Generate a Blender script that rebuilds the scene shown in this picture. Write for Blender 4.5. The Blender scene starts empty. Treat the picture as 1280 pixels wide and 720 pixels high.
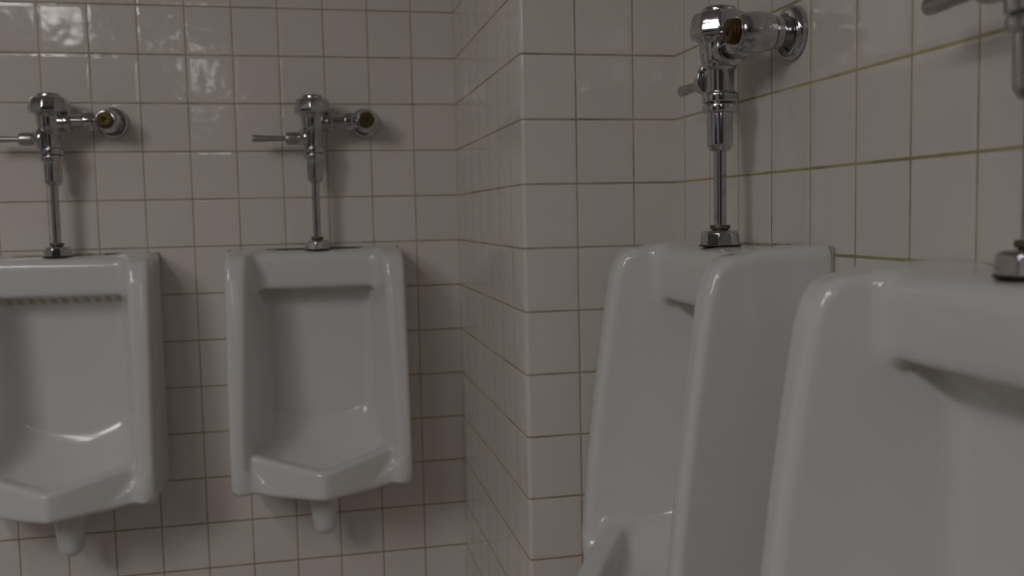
import bpy, bmesh, math, random
import numpy as np
from mathutils import Vector, Matrix

random.seed(4)
scene = bpy.context.scene
COL = scene.collection
U = 0.1133            # one tile course in metres
ZF = 14.9             # floor lies this many courses below the datum grout line
TW = 0.9415           # tile pitch along the walls, in courses
XP, DP, WP = 0.9495, 6.5521, 2.5248   # pier edge, pier depth, pier width
XR = XP + WP                           # face of the right wall
XL, YREAR, ZC = -27.0, -68.0, 8.5


def P(x, y, z):
    return Vector((x * U, y * U, (z + ZF) * U))


# ---------------------------------------------------------------- materials
class NT:
    def __init__(self, name):
        self.m = bpy.data.materials.new(name)
        self.m.use_nodes = True
        self.t = self.m.node_tree
        self.b = self.t.nodes['Principled BSDF']

    def n(self, kind, **kw):
        nd = self.t.nodes.new(kind)
        for k, v in kw.items():
            setattr(nd, k, v)
        return nd

    def put(self, sock, v):
        if v is None:
            return
        if hasattr(v, 'links'):
            self.t.links.new(v, sock)
        else:
            sock.default_value = v

    def math(self, op, a, b=None, c=None, clamp=False):
        nd = self.n('ShaderNodeMath', operation=op, use_clamp=clamp)
        for i, v in enumerate((a, b, c)):
            self.put(nd.inputs[i], v)
        return nd.outputs[0]

    def ramp(self, v, a, b, lo=0.0, hi=1.0):
        nd = self.n('ShaderNodeMapRange', interpolation_type='SMOOTHSTEP')
        self.put(nd.inputs['Value'], v)
        self.put(nd.inputs['From Min'], a)
        self.put(nd.inputs['From Max'], b)
        self.put(nd.inputs['To Min'], lo)
        self.put(nd.inputs['To Max'], hi)
        return nd.outputs['Result']

    def mix(self, f, a, b):
        nd = self.n('ShaderNodeMix', data_type='RGBA')
        self.put(nd.inputs[0], f)
        self.put(nd.inputs[6], a)
        self.put(nd.inputs[7], b)
        return nd.outputs[2]

    def noise(self, vec, scale, detail=3.0, rough=0.5, out=0):
        nd = self.n('ShaderNodeTexNoise')
        self.put(nd.inputs['Vector'], vec)
        nd.inputs['Scale'].default_value = scale
        nd.inputs['Detail'].default_value = detail
        nd.inputs['Roughness'].default_value = rough
        return nd.outputs[out]

    def bump(self, h, dist, strength=1.0):
        nd = self.n('ShaderNodeBump')
        self.put(nd.inputs['Height'], h)
        nd.inputs['Distance'].default_value = dist
        nd.inputs['Strength'].default_value = strength
        return nd.outputs[0]


def rgb(r, g, b):
    f = lambda c: (c / 12.92 if c <= 0.04045 else ((c + 0.055) / 1.055) ** 2.4)
    return (f(r / 255), f(g / 255), f(b / 255), 1.0)


def tile_material(name, tile, grout, grout_low, seed):
    k = NT(name)
    uv = k.n('ShaderNodeUVMap').outputs[0]
    s = k.n('ShaderNodeSeparateXYZ'); k.put(s.inputs[0], uv)
    u, v = s.outputs[0], s.outputs[1]
    fu, fv = k.math('FRACT', u), k.math('FRACT', v)
    iu, iv = k.math('FLOOR', u), k.math('FLOOR', v)
    eu = k.math('MULTIPLY', k.math('MINIMUM', fu, k.math('SUBTRACT', 1.0, fu)), TW)
    ev = k.math('MINIMUM', fv, k.math('SUBTRACT', 1.0, fv))
    pos = k.n('ShaderNodeNewGeometry').outputs['Position']
    wob = k.math('MULTIPLY', k.math('SUBTRACT', k.noise(pos, 60, 2), 0.5), 0.012)
    e = k.math('ADD', k.math('MINIMUM', k.math('ADD', eu, 0.004), ev), wob)
    mask = k.ramp(e, 0.011, 0.023)                      # 0 grout, 1 tile
    cell = k.n('ShaderNodeCombineXYZ')
    k.put(cell.inputs[0], iu); k.put(cell.inputs[1], iv); cell.inputs[2].default_value = seed
    wn = k.n('ShaderNodeTexWhiteNoise', noise_dimensions='3D'); k.put(wn.inputs[0], cell.outputs[0])
    rs = k.n('ShaderNodeSeparateColor'); k.put(rs.inputs[0], wn.outputs['Color'])
    r1, r2, r3 = rs.outputs[0], rs.outputs[1], rs.outputs[2]
    warm = tuple(c * m for c, m in zip(tile[:3], (1.01, 0.985, 0.98))) + (1,)
    cool = tuple(c * m for c, m in zip(tile[:3], (0.985, 0.995, 0.985))) + (1,)
    tc = k.mix(r1, warm, cool)
    tc = k.mix(k.math('MULTIPLY', r2, 0.035), tc, (0.30, 0.27, 0.24, 1))
    zz = k.n('ShaderNodeSeparateXYZ'); k.put(zz.inputs[0], pos)
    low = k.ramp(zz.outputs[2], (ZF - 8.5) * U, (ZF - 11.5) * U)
    gn = k.noise(pos, 9, 4)
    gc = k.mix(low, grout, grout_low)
    gc = k.mix(k.ramp(gn, 0.35, 0.75), gc, tuple(c * 0.62 for c in grout[:3]) + (1,))
    k.put(k.b.inputs['Base Color'], k.mix(mask, gc, tc))
    k.put(k.b.inputs['Roughness'], k.ramp(mask, 0, 1, 0.85, 0.10))
    k.put(k.b.inputs['Specular IOR Level'], k.ramp(mask, 0, 1, 0.2, 0.5))
    # pillowed edges, each tile a hair out of plane, a slow ripple in the glaze
    pill = k.ramp(e, 0.012, 0.085)
    tilt = k.math('ADD', k.math('MULTIPLY', k.math('SUBTRACT', r2, 0.5), fu),
                  k.math('MULTIPLY', k.math('SUBTRACT', r3, 0.5), fv))
    rip = k.noise(pos, 26, 1.0)
    h = k.math('ADD', k.math('MULTIPLY', pill, 0.27),
               k.math('ADD', k.math('MULTIPLY', tilt, 1.9), k.math('MULTIPLY', rip, 0.8)))
    k.put(k.b.inputs['Normal'], k.bump(h, 0.0012))
    return k.m


TILE = (0.60, 0.55, 0.515, 1)
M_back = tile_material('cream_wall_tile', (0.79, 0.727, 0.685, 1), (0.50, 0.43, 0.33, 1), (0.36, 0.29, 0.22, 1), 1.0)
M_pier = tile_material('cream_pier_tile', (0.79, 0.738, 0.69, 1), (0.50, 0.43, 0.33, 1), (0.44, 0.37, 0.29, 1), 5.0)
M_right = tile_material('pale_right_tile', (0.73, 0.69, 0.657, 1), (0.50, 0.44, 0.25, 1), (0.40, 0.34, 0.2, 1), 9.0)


def porcelain(name, stain, dotted):
    k = NT(name)
    tc = k.n('ShaderNodeTexCoord').outputs['Object']
    s = k.n('ShaderNodeSeparateXYZ'); k.put(s.inputs[0], tc)
    geo = k.n('ShaderNodeNewGeometry')
    base = (0.75, 0.75, 0.745, 1)
    col = k.mix(k.math('MULTIPLY', k.ramp(k.noise(tc, 7, 3), 0.4, 0.7), 0.25), base, (0.715, 0.71, 0.695, 1))
    # mineral stain along the flush slot under the header
    z = s.outputs[2]; d = s.outputs[1]
    band = k.math('MULTIPLY', k.ramp(z, (-1.0 if dotted else -1.25) * U, -0.90 * U), k.ramp(z, -0.74 * U, -0.84 * U))
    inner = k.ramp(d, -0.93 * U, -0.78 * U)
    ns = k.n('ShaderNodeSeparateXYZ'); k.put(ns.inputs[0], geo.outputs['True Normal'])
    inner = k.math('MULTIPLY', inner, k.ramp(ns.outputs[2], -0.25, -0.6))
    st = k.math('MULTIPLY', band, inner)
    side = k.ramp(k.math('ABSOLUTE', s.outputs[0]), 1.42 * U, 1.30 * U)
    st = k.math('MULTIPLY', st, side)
    if dotted:
        w = k.math('SINE', k.math('MULTIPLY', s.outputs[0], 2 * math.pi / (0.205 * U)))
        st = k.math('MULTIPLY', st, k.ramp(w, -0.6, 0.6, 0.45, 1.0))
    else:
        st = k.math('MULTIPLY', st, k.ramp(k.noise(tc, 14, 2), 0.38, 0.66, 0.45, 1.0))  # base stain level also stands in for underside shade
    col = k.mix(k.math('MULTIPLY', st, stain), col, (0.34, 0.27, 0.08, 1) if dotted else (0.30, 0.20, 0.065, 1))
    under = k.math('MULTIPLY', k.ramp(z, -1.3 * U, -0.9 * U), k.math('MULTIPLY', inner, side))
    col = k.mix(k.math('MULTIPLY', under, 0.18 if dotted else 0.55), col, (0.33, 0.30, 0.25, 1))  # shade of the recess under the header, put into the colour
    k.put(k.b.inputs['Base Color'], col)
    k.b.inputs['Roughness'].default_value = 0.16
    k.b.inputs['Specular IOR Level'].default_value = 0.5
    k.b.inputs['Coat Weight'].default_value = 0.25
    k.b.inputs['Coat Roughness'].default_value = 0.05
    return k.m


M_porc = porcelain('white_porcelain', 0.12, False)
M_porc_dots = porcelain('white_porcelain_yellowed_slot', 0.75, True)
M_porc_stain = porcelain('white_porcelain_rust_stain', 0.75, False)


def metal(name, col, rough, var=0.08):
    k = NT(name)
    tc = k.n('ShaderNodeTexCoord').outputs['Object']
    n = k.noise(tc, 40, 4)
    k.put(k.b.inputs['Base Color'], k.mix(k.ramp(n, 0.45, 0.75), col, tuple(c * 0.72 for c in col[:3]) + (1,)))
    k.b.inputs['Metallic'].default_value = 1.0
    k.put(k.b.inputs['Roughness'], k.ramp(n, 0.35, 0.75, rough, rough + var))
    return k.m


M_chrome = metal('polished_chrome', (0.56, 0.56, 0.58, 1), 0.07)
M_dull = metal('dull_chrome', (0.50, 0.485, 0.47, 1), 0.30, 0.12)
M_brass = metal('aged_brass', (0.13, 0.088, 0.036, 1), 0.42, 0.15)
M_dbrass = metal('tarnished_brass', (0.22, 0.17, 0.11, 1), 0.45, 0.15)


def rubber():
    k = NT('dark_slot')
    k.b.inputs['Base Color'].default_value = (0.02, 0.018, 0.015, 1)
    k.b.inputs['Roughness'].default_value = 0.7
    return k.m


M_dark = rubber()


def caulk(name, share):
    k = NT(name)
    tc = k.n('ShaderNodeTexCoord').outputs['Object']
    n = k.noise(tc, 16, 4, 0.6)
    k.put(k.b.inputs['Base Color'], k.mix(k.ramp(n, share, share + 0.06), (0.42, 0.37, 0.26, 1), (0.035, 0.028, 0.022, 1)))
    k.b.inputs['Roughness'].default_value = 0.8
    return k.m


M_caulk_dark = caulk('mouldy_caulk', 0.40)
M_caulk = caulk('spotted_caulk', 0.53)


def plain(name, c, rough, scale=20, amt=0.3):
    k = NT(name)
    pos = k.n('ShaderNodeNewGeometry').outputs['Position']
    k.put(k.b.inputs['Base Color'], k.mix(k.math('MULTIPLY', k.noise(pos, scale, 4), amt), c, tuple(x * 0.5 for x in c[:3]) + (1,)))
    k.b.inputs['Roughness'].default_value = rough
    return k.m


M_floor = plain('brown_floor_tile', (0.34, 0.285, 0.255, 1), 0.5)
M_ceil = plain('ceiling_paint', (0.70, 0.68, 0.66, 1), 0.9, 4, 0.2)
M_rear = plain('dark_rear_wall', (0.10, 0.09, 0.085, 1), 0.6, 3, 0.3)  # unseen rear wall, toned dark for chrome streaks and less frontal light
M_room = plain('room_paint', (0.68, 0.66, 0.64, 1), 0.7, 3, 0.3)


# ---------------------------------------------------------------- object helpers
def link(name, me, mat, parent=None, loc=None, smooth=True):
    me.materials.clear()
    me.materials.append(mat)
    if smooth:
        for p in me.polygons:
            p.use_smooth = True
    o = bpy.data.objects.new(name, me)
    COL.objects.link(o)
    if parent:
        o.parent = parent
    if loc is not None:
        o.location = loc
    return o


def from_bm(name, bm, mat, parent=None, smooth=True, angle=None):
    bmesh.ops.remove_doubles(bm, verts=bm.verts, dist=1e-6)
    bmesh.ops.recalc_face_normals(bm, faces=bm.faces)
    me = bpy.data.meshes.new(name)
    bm.to_mesh(me); bm.free()
    o = link(name, me, mat, parent, smooth=smooth)
    if angle is not None:
        me.set_sharp_from_angle(angle=math.radians(angle))
    return o


def lathe(bm, prof, axis='z', origin=(0, 0, 0), seg=48, phase=0.0, scale_xy=(1, 1)):
    """prof: (radius, height) in courses, spun about an axis through origin."""
    ox, oy, oz = origin
    rings = []
    for r, h in prof:
        ring = []
        for i in range(seg):
            a = 2 * math.pi * i / seg + phase
            ca, sa = math.cos(a) * r * scale_xy[0], math.sin(a) * r * scale_xy[1]
            if axis == 'z':
                c = (ox + ca, oy + sa, oz + h)
            elif axis == 'x':
                c = (ox + h, oy + ca, oz + sa)
            else:
                c = (ox + ca, oy + h, oz + sa)
            ring.append(bm.verts.new((c[0] * U, c[1] * U, c[2] * U)))
        rings.append(ring)
    for a, b in zip(rings, rings[1:]):
        for i in range(seg):
            j = (i + 1) % seg
            bm.faces.new((a[i], a[j], b[j], b[i]))
    bm.faces.new(rings[0]); bm.faces.new(rings[-1])


def round_prof(pts, r=0.02, n=4):
    """round every inner corner of a lathe profile."""
    out = [pts[0]]
    for a, b, c in zip(pts, pts[1:], pts[2:]):
        a, b, c = Vector(a), Vector(b), Vector(c)
        l1, l2 = (a - b).length, (c - b).length
        q = min(r, 0.45 * l1, 0.45 * l2)
        p0, p1 = b + (a - b).normalized() * q, b + (c - b).normalized() * q
        for i in range(n + 1):
            t = i / n
            out.append(tuple((1 - t) ** 2 * p0 + 2 * t * (1 - t) * b + t * t * p1))
    out.append(pts[-1])
    return out


def tag(o, label, cat, group=None):
    o['label'] = label; o['category'] = cat
    if group:
        o['group'] = group
    return o


def empty(name, loc, rz=0.0):
    o = bpy.data.objects.new(name, None)
    o.empty_display_size = 0.05
    COL.objects.link(o)
    o.location = loc; o.rotation_euler = (0, 0, rz)
    return o


# ---------------------------------------------------------------- room shell
def wall(name, quads, mat):
    """quads: lists of (x, y, z, u, v); built as one mesh with tile coordinates in its UV map."""
    bm = bmesh.new(); uvl = bm.loops.layers.uv.new('UVMap')
    cache = {}
    for q in quads:
        vs = []
        for x, y, z, u, v in q:
            key = (round(x, 5), round(y, 5), round(z, 5))
            if key not in cache:
                cache[key] = bm.verts.new(P(x, y, z))
            vs.append(cache[key])
        f = bm.faces.new(vs)
        for lp, c in zip(f.loops, q):
            lp[uvl].uv = (c[3], c[4])
    me = bpy.data.meshes.new(name); bm.to_mesh(me); bm.free()
    o = link(name, me, mat, smooth=False)
    o['kind'] = 'structure'
    return o


zb, zt = -ZF, ZC
VB = 40.0   # keeps the tile rows positive


def strip(pts):
    """vertical wall following plan points (x, y, u)."""
    qs = []
    for (x0, y0, u0), (x1, y1, u1) in zip(pts, pts[1:]):
        qs.append([(x0, y0, zb, u0, zb + VB), (x1, y1, zb, u1, zb + VB), (x1, y1, zt, u1, zt + VB), (x0, y0, zt, u0, zt + VB)])
    return qs


w = wall('wall_back', strip([(XL, 0, XL / TW + 60), (0, 0, 60.0), (XP, 0, 60.965)]), M_back)
# pier: left face, bullnose edge, front face
R = 0.065
pts = [(XP, 0.0, 60.0 - (DP - 0.90) / TW)]
arc = []
for i in range(9):
    a = math.pi / 2 * i / 8
    arc.append((XP + R - R * math.cos(a), -DP + R - R * math.sin(a)))
for i, (x, y) in enumerate(arc):
    if i <= 4:
        uu = 60.0 + ((-y) - (DP - 0.90)) / TW
    else:
        uu = 60.0 + 1.0 + (x - XP - 0.8725) / TW
    pts.append((x, y, uu))
left_pts = pts[:6]
front_pts = [(arc[4][0], arc[4][1], 60.0 + 1.0 + (arc[4][0] - XP - 0.8725) / TW)] + pts[6:] + [(XR, -DP, 60.0 + 1.0 + (XR - XP - 0.8725) / TW)]
pier = wall('wall_pier', strip(left_pts) + strip(front_pts), M_pier)
for p in pier.data.polygons:
    p.use_smooth = True
pier.data.set_sharp_from_angle(angle=math.radians(40))
PH = 3.198
wall('wall_right', strip([(XR, -DP, 60 - PH / TW), (XR, YREAR, 60 + (-YREAR - DP - PH) / TW)]), M_right)


def slab(name, a, b, c, d, mat):
    bm = bmesh.new()
    bm.faces.new([bm.verts.new(P(*v)) for v in (a, b, c, d)])
    me = bpy.data.meshes.new(name); bm.to_mesh(me); bm.free()
    o = link(name, me, mat, smooth=False); o['kind'] = 'structure'
    return o


slab('floor', (XL, YREAR, zb), (XR, YREAR, zb), (XR, 0, zb), (XL, 0, zb), M_floor)
slab('ceiling', (XL, YREAR, zt), (XL, 0, zt), (XR, 0, zt), (XR, YREAR, zt), M_ceil)
slab('wall_left', (XL, YREAR, zb), (XL, 0, zb), (XL, 0, zt), (XL, YREAR, zt), M_room)
M_dark_panel = plain('added_panel_dark', (0.035, 0.034, 0.036, 1), 0.5, 3, 0.3)
slab('added_dark_panel_1', (XL + 0.05, -37, zb + 0.02), (XL + 0.05, -19, zb + 0.02), (XL + 0.05, -19, 3.5), (XL + 0.05, -37, 3.5), M_dark_panel)  # added dark panel, out of view, so the chrome reflects dark streaks
slab('wall_front', (XL, YREAR, zb), (XL, YREAR, zt), (XR, YREAR, zt), (XR, YREAR, zb), M_rear)


# ---------------------------------------------------------------- urinal body: solid modelled as a distance field
def poly_sdf(px, py, V):
    V = np.array(V, float)
    d = np.full(px.shape, 1e9); s = np.ones(px.shape)
    n = len(V)
    for i in range(n):
        a, b = V[i], V[i - 1]
        e = b - a
        wx, wy = px - a[0], py - a[1]
        t = np.clip((wx * e[0] + wy * e[1]) / (e @ e), 0, 1)
        dx, dy = wx - e[0] * t, wy - e[1] * t
        d = np.minimum(d, dx * dx + dy * dy)
        c1, c2, c3 = py >= a[1], py < b[1], e[0] * wy > e[1] * wx
        flip = (c1 & c2 & c3) | (~c1 & ~c2 & ~c3)
        s = np.where(flip, -s, s)
    return s * np.sqrt(d)


def smin(a, b, k):
    h = np.clip(0.5 + 0.5 * (b - a) / k, 0, 1)
    return b * (1 - h) + a * h - k * h * (1 - h)


def smax(a, b, k):
    return -smin(-a, -b, k)


def rmax(a, b, r):
    """intersection with a rounded edge of radius r."""
    qa, qb = a + r, b + r
    return np.sqrt(np.maximum(qa, 0) ** 2 + np.maximum(qb, 0) ** 2) + np.minimum(np.maximum(qa, qb), 0) - r


def body_field(x, d, z):
    ax = np.abs(x)
    # side wings
    side = poly_sdf(d, z, [(-1, 0.0), (0.98, -0.02), (1.25, -0.055), (1.385, -0.13), (1.465, -0.26), (1.535, -0.48), (1.62, -1.0), (1.77, -2.05),
                           (1.88, -2.97), (1.945, -3.6), (1.985, -4.1), (1.985, -4.5), (1.94, -4.72), (1.8, -4.83), (-1, -4.85)])
    inner = 1.10 + (d - 0.30) * 0.235
    slabx = np.maximum(ax - 1.795, inner - ax)
    wings = rmax(side, slabx, 0.105)
    # back panel
    back = np.maximum(np.maximum(d - 0.27, ax - 1.7), np.maximum(z + 0.12, -4.75 - z))
    # header box with the flush slot under it
    head = poly_sdf(d, z, [(-1, 0.0), (0.70, -0.005), (0.86, -0.045), (0.94, -0.13), (0.96, -0.25), (0.945, -0.45), (0.915, -0.66),
                           (0.88, -0.76), (0.80, -0.80), (0.66, -0.83), (0.24, -1.17), (-1, -1.2)])
    head = np.maximum(head, ax - 1.70)
    # basin with a pointed front
    nx, nd = 0.90, 1.42                      # plan slope of the pointed lip
    nl = math.hypot(nx, nd); nx /= nl; nd /= nl
    lx = np.sqrt(ax * ax + 0.10 ** 2) - 0.02
    vee = lx * nx + (d - 2.66) * nd
    liptop = z - (-4.27 + 0.17 * ax)
    outer = rmax(vee, liptop, 0.10)
    outer = np.maximum(outer, ax - 1.58)
    low = -(z + 4.85) + 0.08 * np.clip(ax - 0.9, 0, 1)
    outer = rmax(outer, low, 0.10)
    t = np.clip((-3.50 - z + 0.26 * ax * ax) / 1.20, 0, 1.2)
    cove = (d - 0.267 - 1.15 * t ** 2) * 0.75
    floor_ = -4.66 + 0.12 * ax * ax
    cav = smax(-cove, floor_ - z, 0.5)
    cav = smax(cav, vee + 0.33, 0.25)
    cav = smax(cav, ax - inner, 0.40)
    cav = np.maximum(cav, -4.70 - z)
    cove = np.maximum(np.maximum(cove, ax - 1.6), np.maximum(z + 2.6, -4.75 - z))
    basin = smax(outer, -cav, 0.06)
    # rounded belly beneath the basin
    belly = (np.sqrt((x / 1.05) ** 2 + ((d - 1.05) / 0.95) ** 2 + ((z + 4.72) / 0.34) ** 2) - 1) * 0.34
    belly = np.maximum(belly, z + 4.6)
    f = smin(wings, smin(back, cove, 0.01), 0.18)
    f = smin(f, head, 0.17)
    f = smin(f, basin, 0.15)
    f = smin(f, belly, 0.10)
    return np.maximum(f, 0.012 - d)


def surface_nets(fn, lo, hi, h):
    ax = [np.arange(l, u + h, h) for l, u in zip(lo, hi)]
    X, Y, Z = np.meshgrid(*ax, indexing='ij')
    F = fn(X, Y, Z)
    N = F.shape
    cn = [n - 1 for n in N]
    inside = F < 0
    acc = np.zeros(tuple(cn) + (3,)); cnt = np.zeros(cn)
    offs = [(i, j, k) for i in (0, 1) for j in (0, 1) for k in (0, 1)]
    sl = lambda o: tuple(slice(o[i], o[i] + cn[i]) for i in range(3))
    for o in offs:
        for axis in range(3):
            if o[axis]:
                continue
            q = list(o); q[axis] = 1
            a, b = F[sl(o)], F[sl(q)]
            m = (a < 0) != (b < 0)
            t = np.where(m, a / np.where(m, a - b, 1), 0)
            for c in range(3):
                val = float(o[c]) if c != axis else t
                acc[..., c] += np.where(m, val, 0)
            cnt += m
    act = cnt > 0
    idx = -np.ones(cn, int); idx[act] = np.arange(act.sum())
    I = np.argwhere(act)
    verts = (I + acc[act] / cnt[act][:, None]) * h + np.array(lo)
    faces = []
    for axis in range(3):
        b, c = [(1, 2), (2, 0), (0, 1)][axis]
        s0 = [slice(1, n - 1) for n in N]; s1 = list(s0)
        s0[axis] = slice(0, N[axis] - 1); s1[axis] = slice(1, N[axis])
        ia, ib = inside[tuple(s0)], inside[tuple(s1)]
        m = ia != ib
        e = np.argwhere(m)
        if not len(e):
            continue
        e = e + np.array([1 if i != axis else 0 for i in range(3)])
        flip = ib[m]
        def at(db, dc):
            q = e.copy(); q[:, b] -= db; q[:, c] -= dc
            return idx[q[:, 0], q[:, 1], q[:, 2]]
        quad = np.stack([at(1, 1), at(0, 1), at(0, 0), at(1, 0)], 1)
        quad[flip] = quad[flip][:, ::-1]
        faces.append(quad)
    return verts, np.concatenate(faces)


def body_mesh():
    v, f = surface_nets(body_field, (-1.95, -0.06, -5.2), (1.95, 2.85, 0.12), 0.034)
    # the field's (x, depth, z) becomes local (x, -depth, z)
    v = np.stack([v[:, 0], -v[:, 1], v[:, 2]], 1) * U
    me = bpy.data.meshes.new('urinal_body')
    me.from_pydata([tuple(p) for p in v], [], [tuple(int(i) for i in q[::-1]) for q in f])
    me.update()
    bm = bmesh.new(); bm.from_mesh(me)
    bmesh.ops.recalc_face_normals(bm, faces=bm.faces)
    bmesh.ops.smooth_vert(bm, verts=bm.verts, factor=0.4, use_axis_x=True, use_axis_y=True, use_axis_z=True)
    bmesh.ops.smooth_vert(bm, verts=bm.verts, factor=0.3, use_axis_x=True, use_axis_y=True, use_axis_z=True)
    bm.to_mesh(me); bm.free()
    return me


BODY = body_mesh()


def make_urinal(loc, rz, mat, caulk_mat, label):
    root = empty('urinal', loc, rz)
    tag(root, label, 'urinal')
    me = BODY.copy()
    link('porcelain_body', me, mat, root)
    bm = bmesh.new()
    lathe(bm, round_prof([(0.05, -4.93), (0.36, -4.97), (0.305, -5.12), (0.26, -5.62), (0.23, -5.82), (0.16, -5.93), (0.02, -5.95)], 0.09), origin=(0, -0.98, -0.04))
    from_bm('drain_outlet', bm, mat, root)
    # bead of sealant where the rim meets the wall
    bm = bmesh.new()
    path = [(-1.81, -0.45), (-1.81, 0.0), (-1.78, 0.028), (1.78, 0.028), (1.81, 0.0), (1.81, -0.45)]
    prev = None
    for x, z in path:
        sx = 1 if x > 0 else -1
        inn = (x - sx * 0.02, z - 0.03)
        ring = [bm.verts.new((px * U, -pd * U, pz * U)) for px, pz, pd in ((x, z, 0.004), (x, z, 0.02), (inn[0], inn[1], 0.035), (inn[0], inn[1], 0.004))]
        if prev:
            for i in range(4):
                bm.faces.new((prev[i], prev[(i + 1) % 4], ring[(i + 1) % 4], ring[i]))
        else:
            bm.faces.new(ring)
        prev = ring
    bm.faces.new(prev)
    from_bm('sealant_bead', bm, caulk_mat, root, smooth=False)
    return root


ZB, ZR, ZR4 = -5.12, -4.93, -5.01         # rim heights on the back and right walls
CU1, CU2, CU3, CU4 = -7.22, -2.22, -9.43, -14.79
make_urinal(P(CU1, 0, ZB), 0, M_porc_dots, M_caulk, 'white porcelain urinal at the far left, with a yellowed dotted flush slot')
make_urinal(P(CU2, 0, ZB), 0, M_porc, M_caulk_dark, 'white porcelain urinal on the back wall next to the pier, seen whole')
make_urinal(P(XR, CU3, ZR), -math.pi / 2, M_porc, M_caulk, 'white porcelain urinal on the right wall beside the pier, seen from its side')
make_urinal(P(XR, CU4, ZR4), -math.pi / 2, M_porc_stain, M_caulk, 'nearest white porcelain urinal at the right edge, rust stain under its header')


# ---------------------------------------------------------------- flush valve
def hexring(bm, r, h0, h1, axis, origin, seg=6, phase=0.0, ch=0.025):
    lathe(bm, [(r - ch, h0), (r, h0 + ch), (r, h1 - ch), (r - ch, h1)], axis, origin, seg, phase)


def make_valve(loc, rz, rim, off, zs, label):
    """loc is on the datum grout line at the wall; valve axis stands 0.58 off the wall."""
    D = -0.58
    r = empty('flush_valve', loc, rz)
    tag(r, label, 'flush valve', None)
    # faceted cap
    bm = bmesh.new()
    lathe(bm, [(0.34, -2.285), (0.385, -2.265), (0.392, -2.19), (0.362, -2.03), (0.325, -1.975), (0.225, -1.955)], origin=(0, D, 0), seg=10, phase=0.2)
    cap = from_bm('valve_cap', bm, M_chrome, r, smooth=True, angle=25)
    bv = cap.modifiers.new('bevel', 'BEVEL'); bv.width = 0.012 * U * 1.6; bv.segments = 3; bv.limit_method = 'ANGLE'; bv.angle_limit = 0.3
    bm = bmesh.new()
    lathe(bm, round_prof([(0.02, -1.97), (0.222, -1.97), (0.215, -1.905), (0.17, -1.885), (0.02, -1.88)], 0.02), origin=(0, D, 0))
    from_bm('cap_button', bm, M_chrome, cap)
    # body
    bm = bmesh.new()
    lathe(bm, round_prof([(0.02, -2.24), (0.28, -2.24), (0.30, -2.29), (0.255, -2.35), (0.25, -2.48), (0.235, -2.57), (0.215, -2.62), (0.215, -2.655),
                          (0.185, -2.68), (0.18, -2.98), (0.02, -2.99)], 0.035), origin=(0, D, 0))
    body = from_bm('valve_body', bm, M_chrome, r, angle=50)
    # side outlet towards the stop
    bm = bmesh.new()
    lathe(bm, round_prof([(0.02, 0.12), (0.19, 0.13), (0.185, 0.27), (0.215, 0.28), (0.215, 0.385), (0.17, 0.40), (0.02, 0.40)], 0.02), 'x', (0, D, -2.46))
    from_bm('outlet_nut', bm, M_chrome, r, angle=45)
    bm = bmesh.new()
    lathe(bm, [(0.125, 0.36), (0.125, off - 0.08)], 'x', (0, D, -2.43), 32)
    tail = from_bm('tailpiece', bm, M_chrome, r, angle=50)
    bm = bmesh.new()
    c = 0.38 + (off - 0.55) * 0.45
    lathe(bm, round_prof([(0.02, c), (0.17, c), (0.19, c + 0.03), (0.19, c + 0.17), (0.17, c + 0.20), (0.02, c + 0.20)], 0.02), 'x', (0, D, -2.43), 40)
    from_bm('tailpiece_nut', bm, M_chrome, tail, angle=45)
    # lever
    bm = bmesh.new()
    lathe(bm, round_prof([(0.02, -0.10), (0.26, -0.12), (0.25, -0.20), (0.17, -0.27), (0.15, -0.33), (0.02, -0.33)], 0.03), 'x', (0, D, -2.78), 40)
    sock = from_bm('handle_socket', bm, M_chrome, r, angle=50)
    bm = bmesh.new()
    lathe(bm, round_prof([(0.02, -0.58), (0.125, -0.58), (0.135, -0.50), (0.135, -0.32), (0.02, -0.32)], 0.03), 'x', (0, D, -2.785), 40)
    from_bm('handle_nut', bm, M_dull, sock, angle=45)
    bm = bmesh.new()
    lathe(bm, round_prof([(0.02, -0.50), (0.055, -0.52), (0.058, -0.75), (0.072, -1.10), (0.076, -1.235), (0.062, -1.25), (0.02, -1.25)], 0.01), 'x', (0, D, -2.785), 28)
    from_bm('lever', bm, M_dull, r, angle=50)
    # couplings and vacuum breaker
    bm = bmesh.new()
    lathe(bm, round_prof([(0.02, -2.96), (0.215, -2.965), (0.228, -2.99), (0.228, -3.085), (0.20, -3.10), (0.02, -3.10)], 0.018), origin=(0, D, 0))
    from_bm('coupling_ring', bm, M_chrome, r, angle=40)
    bm = bmesh.new()
    lathe(bm, round_prof([(0.02, -3.11), (0.222, -3.115), (0.222, -3.205), (0.20, -3.225), (0.02, -3.225)], 0.018), origin=(0, D, 0))
    from_bm('coupling_ring', bm, M_chrome, r, angle=40)
    bm = bmesh.new()
    lathe(bm, round_prof([(0.02, -3.09), (0.165, -3.09), (0.165, -3.63), (0.115, -3.71), (0.02, -3.71)], 0.02), origin=(0, D, 0))
    from_bm('vacuum_breaker', bm, M_chrome, r, angle=40)
    bm = bmesh.new()
    lathe(bm, [(0.083, -3.68), (0.083, rim + 0.20)], origin=(0, D, 0), seg=32)
    from_bm('flush_tube', bm, M_chrome, r, angle=50)
    bm = bmesh.new()
    lathe(bm, round_prof([(0.02, rim + 0.275), (0.13, rim + 0.275), (0.13, rim + 0.225), (0.10, rim + 0.215), (0.10, rim + 0.17), (0.02, rim + 0.17)], 0.01), origin=(0, D, 0), seg=32)
    from_bm('slip_washer', bm, M_dbrass, r, angle=40)
    bm = bmesh.new()
    lathe(bm, [(0.17, rim + 0.205), (0.225, rim + 0.20), (0.252, rim + 0.175), (0.268, rim + 0.016), (0.25, rim + 0.006)], origin=(0, D, 0), seg=10, phase=0.15)
    sp = from_bm('spud_nut', bm, M_chrome, r, angle=25)
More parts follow.
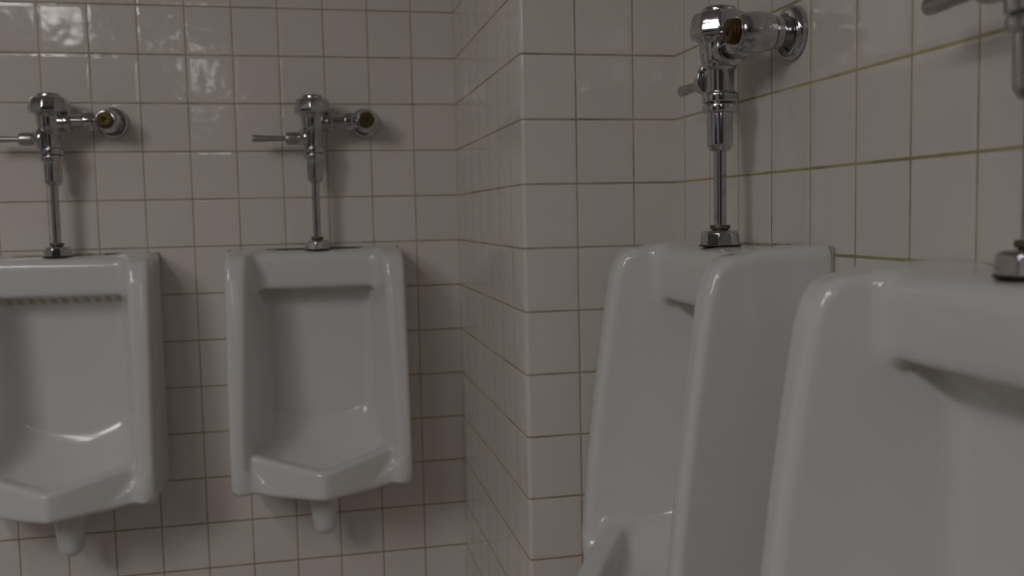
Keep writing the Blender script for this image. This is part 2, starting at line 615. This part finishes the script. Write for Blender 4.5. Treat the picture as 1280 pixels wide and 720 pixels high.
    bv = sp.modifiers.new('bevel', 'BEVEL'); bv.width = 0.0018; bv.segments = 2; bv.limit_method = 'ANGLE'; bv.angle_limit = 0.3
    bm = bmesh.new()
    lathe(bm, [(0.268, rim + 0.001), (0.275, rim + 0.012), (0.24, rim + 0.02)], origin=(0, D, 0), seg=32)
    from_bm('gasket', bm, M_dark, sp)
    # control stop on the wall
    o = (off, 0, zs)
    bm = bmesh.new()
    lathe(bm, round_prof([(0.02, -0.006), (0.32, -0.006), (0.32, -0.075), (0.29, -0.125), (0.20, -0.135), (0.02, -0.135)], 0.03), 'y', o)
    from_bm('wall_flange', bm, M_chrome, r, angle=50)
    bm = bmesh.new()
    lathe(bm, round_prof([(0.02, -0.12), (0.15, -0.12), (0.15, -0.20), (0.195, -0.21), (0.195, -0.30), (0.215, -0.33), (0.24, -0.44), (0.24, -0.56), (0.225, -0.66),
                          (0.205, -0.73), (0.185, -0.75), (0.185, -0.775), (0.02, -0.775)], 0.025), 'y', o)
    st = from_bm('control_stop', bm, M_chrome, r, angle=40)
    bm = bmesh.new()
    lathe(bm, round_prof([(0.02, -0.77), (0.155, -0.77), (0.155, -0.80), (0.148, -0.81), (0.148, -0.84), (0.138, -0.85), (0.138, -0.875), (0.04, -0.875), (0.035, -0.86), (0.01, -0.86)], 0.008), 'y', o)
    stem = from_bm('brass_stem', bm, M_brass, st, angle=40)
    bm = bmesh.new()
    for a in (0.4,):
        s, c_ = math.sin(a), math.cos(a)
        vs = []
        for u_, w_ in ((-0.06, -0.014), (0.06, -0.014), (0.06, 0.014), (-0.06, 0.014)):
            vs.append(((off + u_ * c_ - w_ * s), (u_ * s + w_ * c_ + zs)))
        lo_ = [bm.verts.new((x * U, -0.87 * U, z * U)) for x, z in vs]
        hi_ = [bm.verts.new((x * U, -0.878 * U, z * U)) for x, z in vs]
        bm.faces.new(lo_); bm.faces.new(hi_)
        for i in range(4):
            bm.faces.new((lo_[i], lo_[(i + 1) % 4], hi_[(i + 1) % 4], hi_[i]))
    from_bm('screw_slot', bm, M_dark, st, smooth=False)
    return r


make_valve(P(-7.26, 0, 0), 0, ZB, 1.06, -2.42, 'chrome flush valve over the far left urinal, lever cut off by the picture edge')
make_valve(P(-2.16, 0, 0), 0, ZB, 1.10, -2.42, 'chrome flush valve over the back wall urinal next to the pier, lever pointing left')
make_valve(P(XR, -9.47, 0), -math.pi / 2, ZR, 0.86, -2.36, 'sharp chrome flush valve on the right wall beside the pier, brass stem facing left')
make_valve(P(XR, -14.85, 0), -math.pi / 2, ZR4, 0.86, -2.36, 'nearest chrome flush valve, mostly beyond the right edge of the picture')


# ---------------------------------------------------------------- lights
def area(name, loc, size, power, col, aim=None):
    l = bpy.data.lights.new(name, 'AREA')
    l.shape = 'RECTANGLE'; l.size, l.size_y = size[0] * U, size[1] * U
    l.energy = power; l.color = col
    o = bpy.data.objects.new(name, l); COL.objects.link(o)
    o.location = loc
    if aim is not None:
        o.rotation_euler = (aim - loc).to_track_quat('-Z', 'Y').to_euler()
    return o


key = area('ceiling_and_fill_light', P(-21.0, -24.0, ZC - 0.9), (5.0, 10.7), 9.0, (1.0, 0.99, 0.978), aim=P(-6, 0, -14))
key.data.spread = math.radians(120)
area('ceiling_and_fill_light', P(-10.0, -54.0, ZC - 2.2), (1.0, 16.0), 6.2, (1.0, 0.99, 0.98))
area('ceiling_and_fill_light', P(-16.0, -30.0, ZC - 0.15), (2.4, 24.0), 20.5, (1.0, 0.985, 0.97))  # added fill tube, out of view, to lift the shadows

wd = bpy.data.worlds.new('World'); scene.world = wd; wd.use_nodes = True
wd.node_tree.nodes['Background'].inputs[0].default_value = (0.5, 0.48, 0.46, 1)
wd.node_tree.nodes['Background'].inputs[1].default_value = 0.02

# ---------------------------------------------------------------- camera
F, YAW, PIT, ROLL = 1166.03, 0.2117, -0.078, -0.0207
cy, sy, cp, sp_ = math.cos(YAW), math.sin(YAW), math.cos(PIT), math.sin(PIT)
fw = Vector((sy * cp, cy * cp, sp_)); rt = Vector((cy, -sy, 0)); up = rt.cross(fw)
c_, s_ = math.cos(ROLL), math.sin(ROLL)
rt2 = c_ * rt + s_ * up; up2 = -s_ * rt + c_ * up
cam = bpy.data.cameras.new('camera'); co = bpy.data.objects.new('camera', cam); COL.objects.link(co)
cam.sensor_width = 36.0; cam.lens = F / 1280 * 36.0
m = Matrix((rt2, up2, -fw)).transposed().to_4x4()
m.translation = P(-2.3107, -20.7573, -4.4728)
co.matrix_world = m
cam.clip_start = 0.02
cam.dof.use_dof = True; cam.dof.focus_distance = 12.3 * U; cam.dof.aperture_fstop = 4.2
scene.camera = co

scene.cycles.use_denoising = True
scene.cycles.max_bounces = 10
scene.view_settings.view_transform = 'Standard'
scene.view_settings.look = 'None'
scene.view_settings.exposure = 0.0
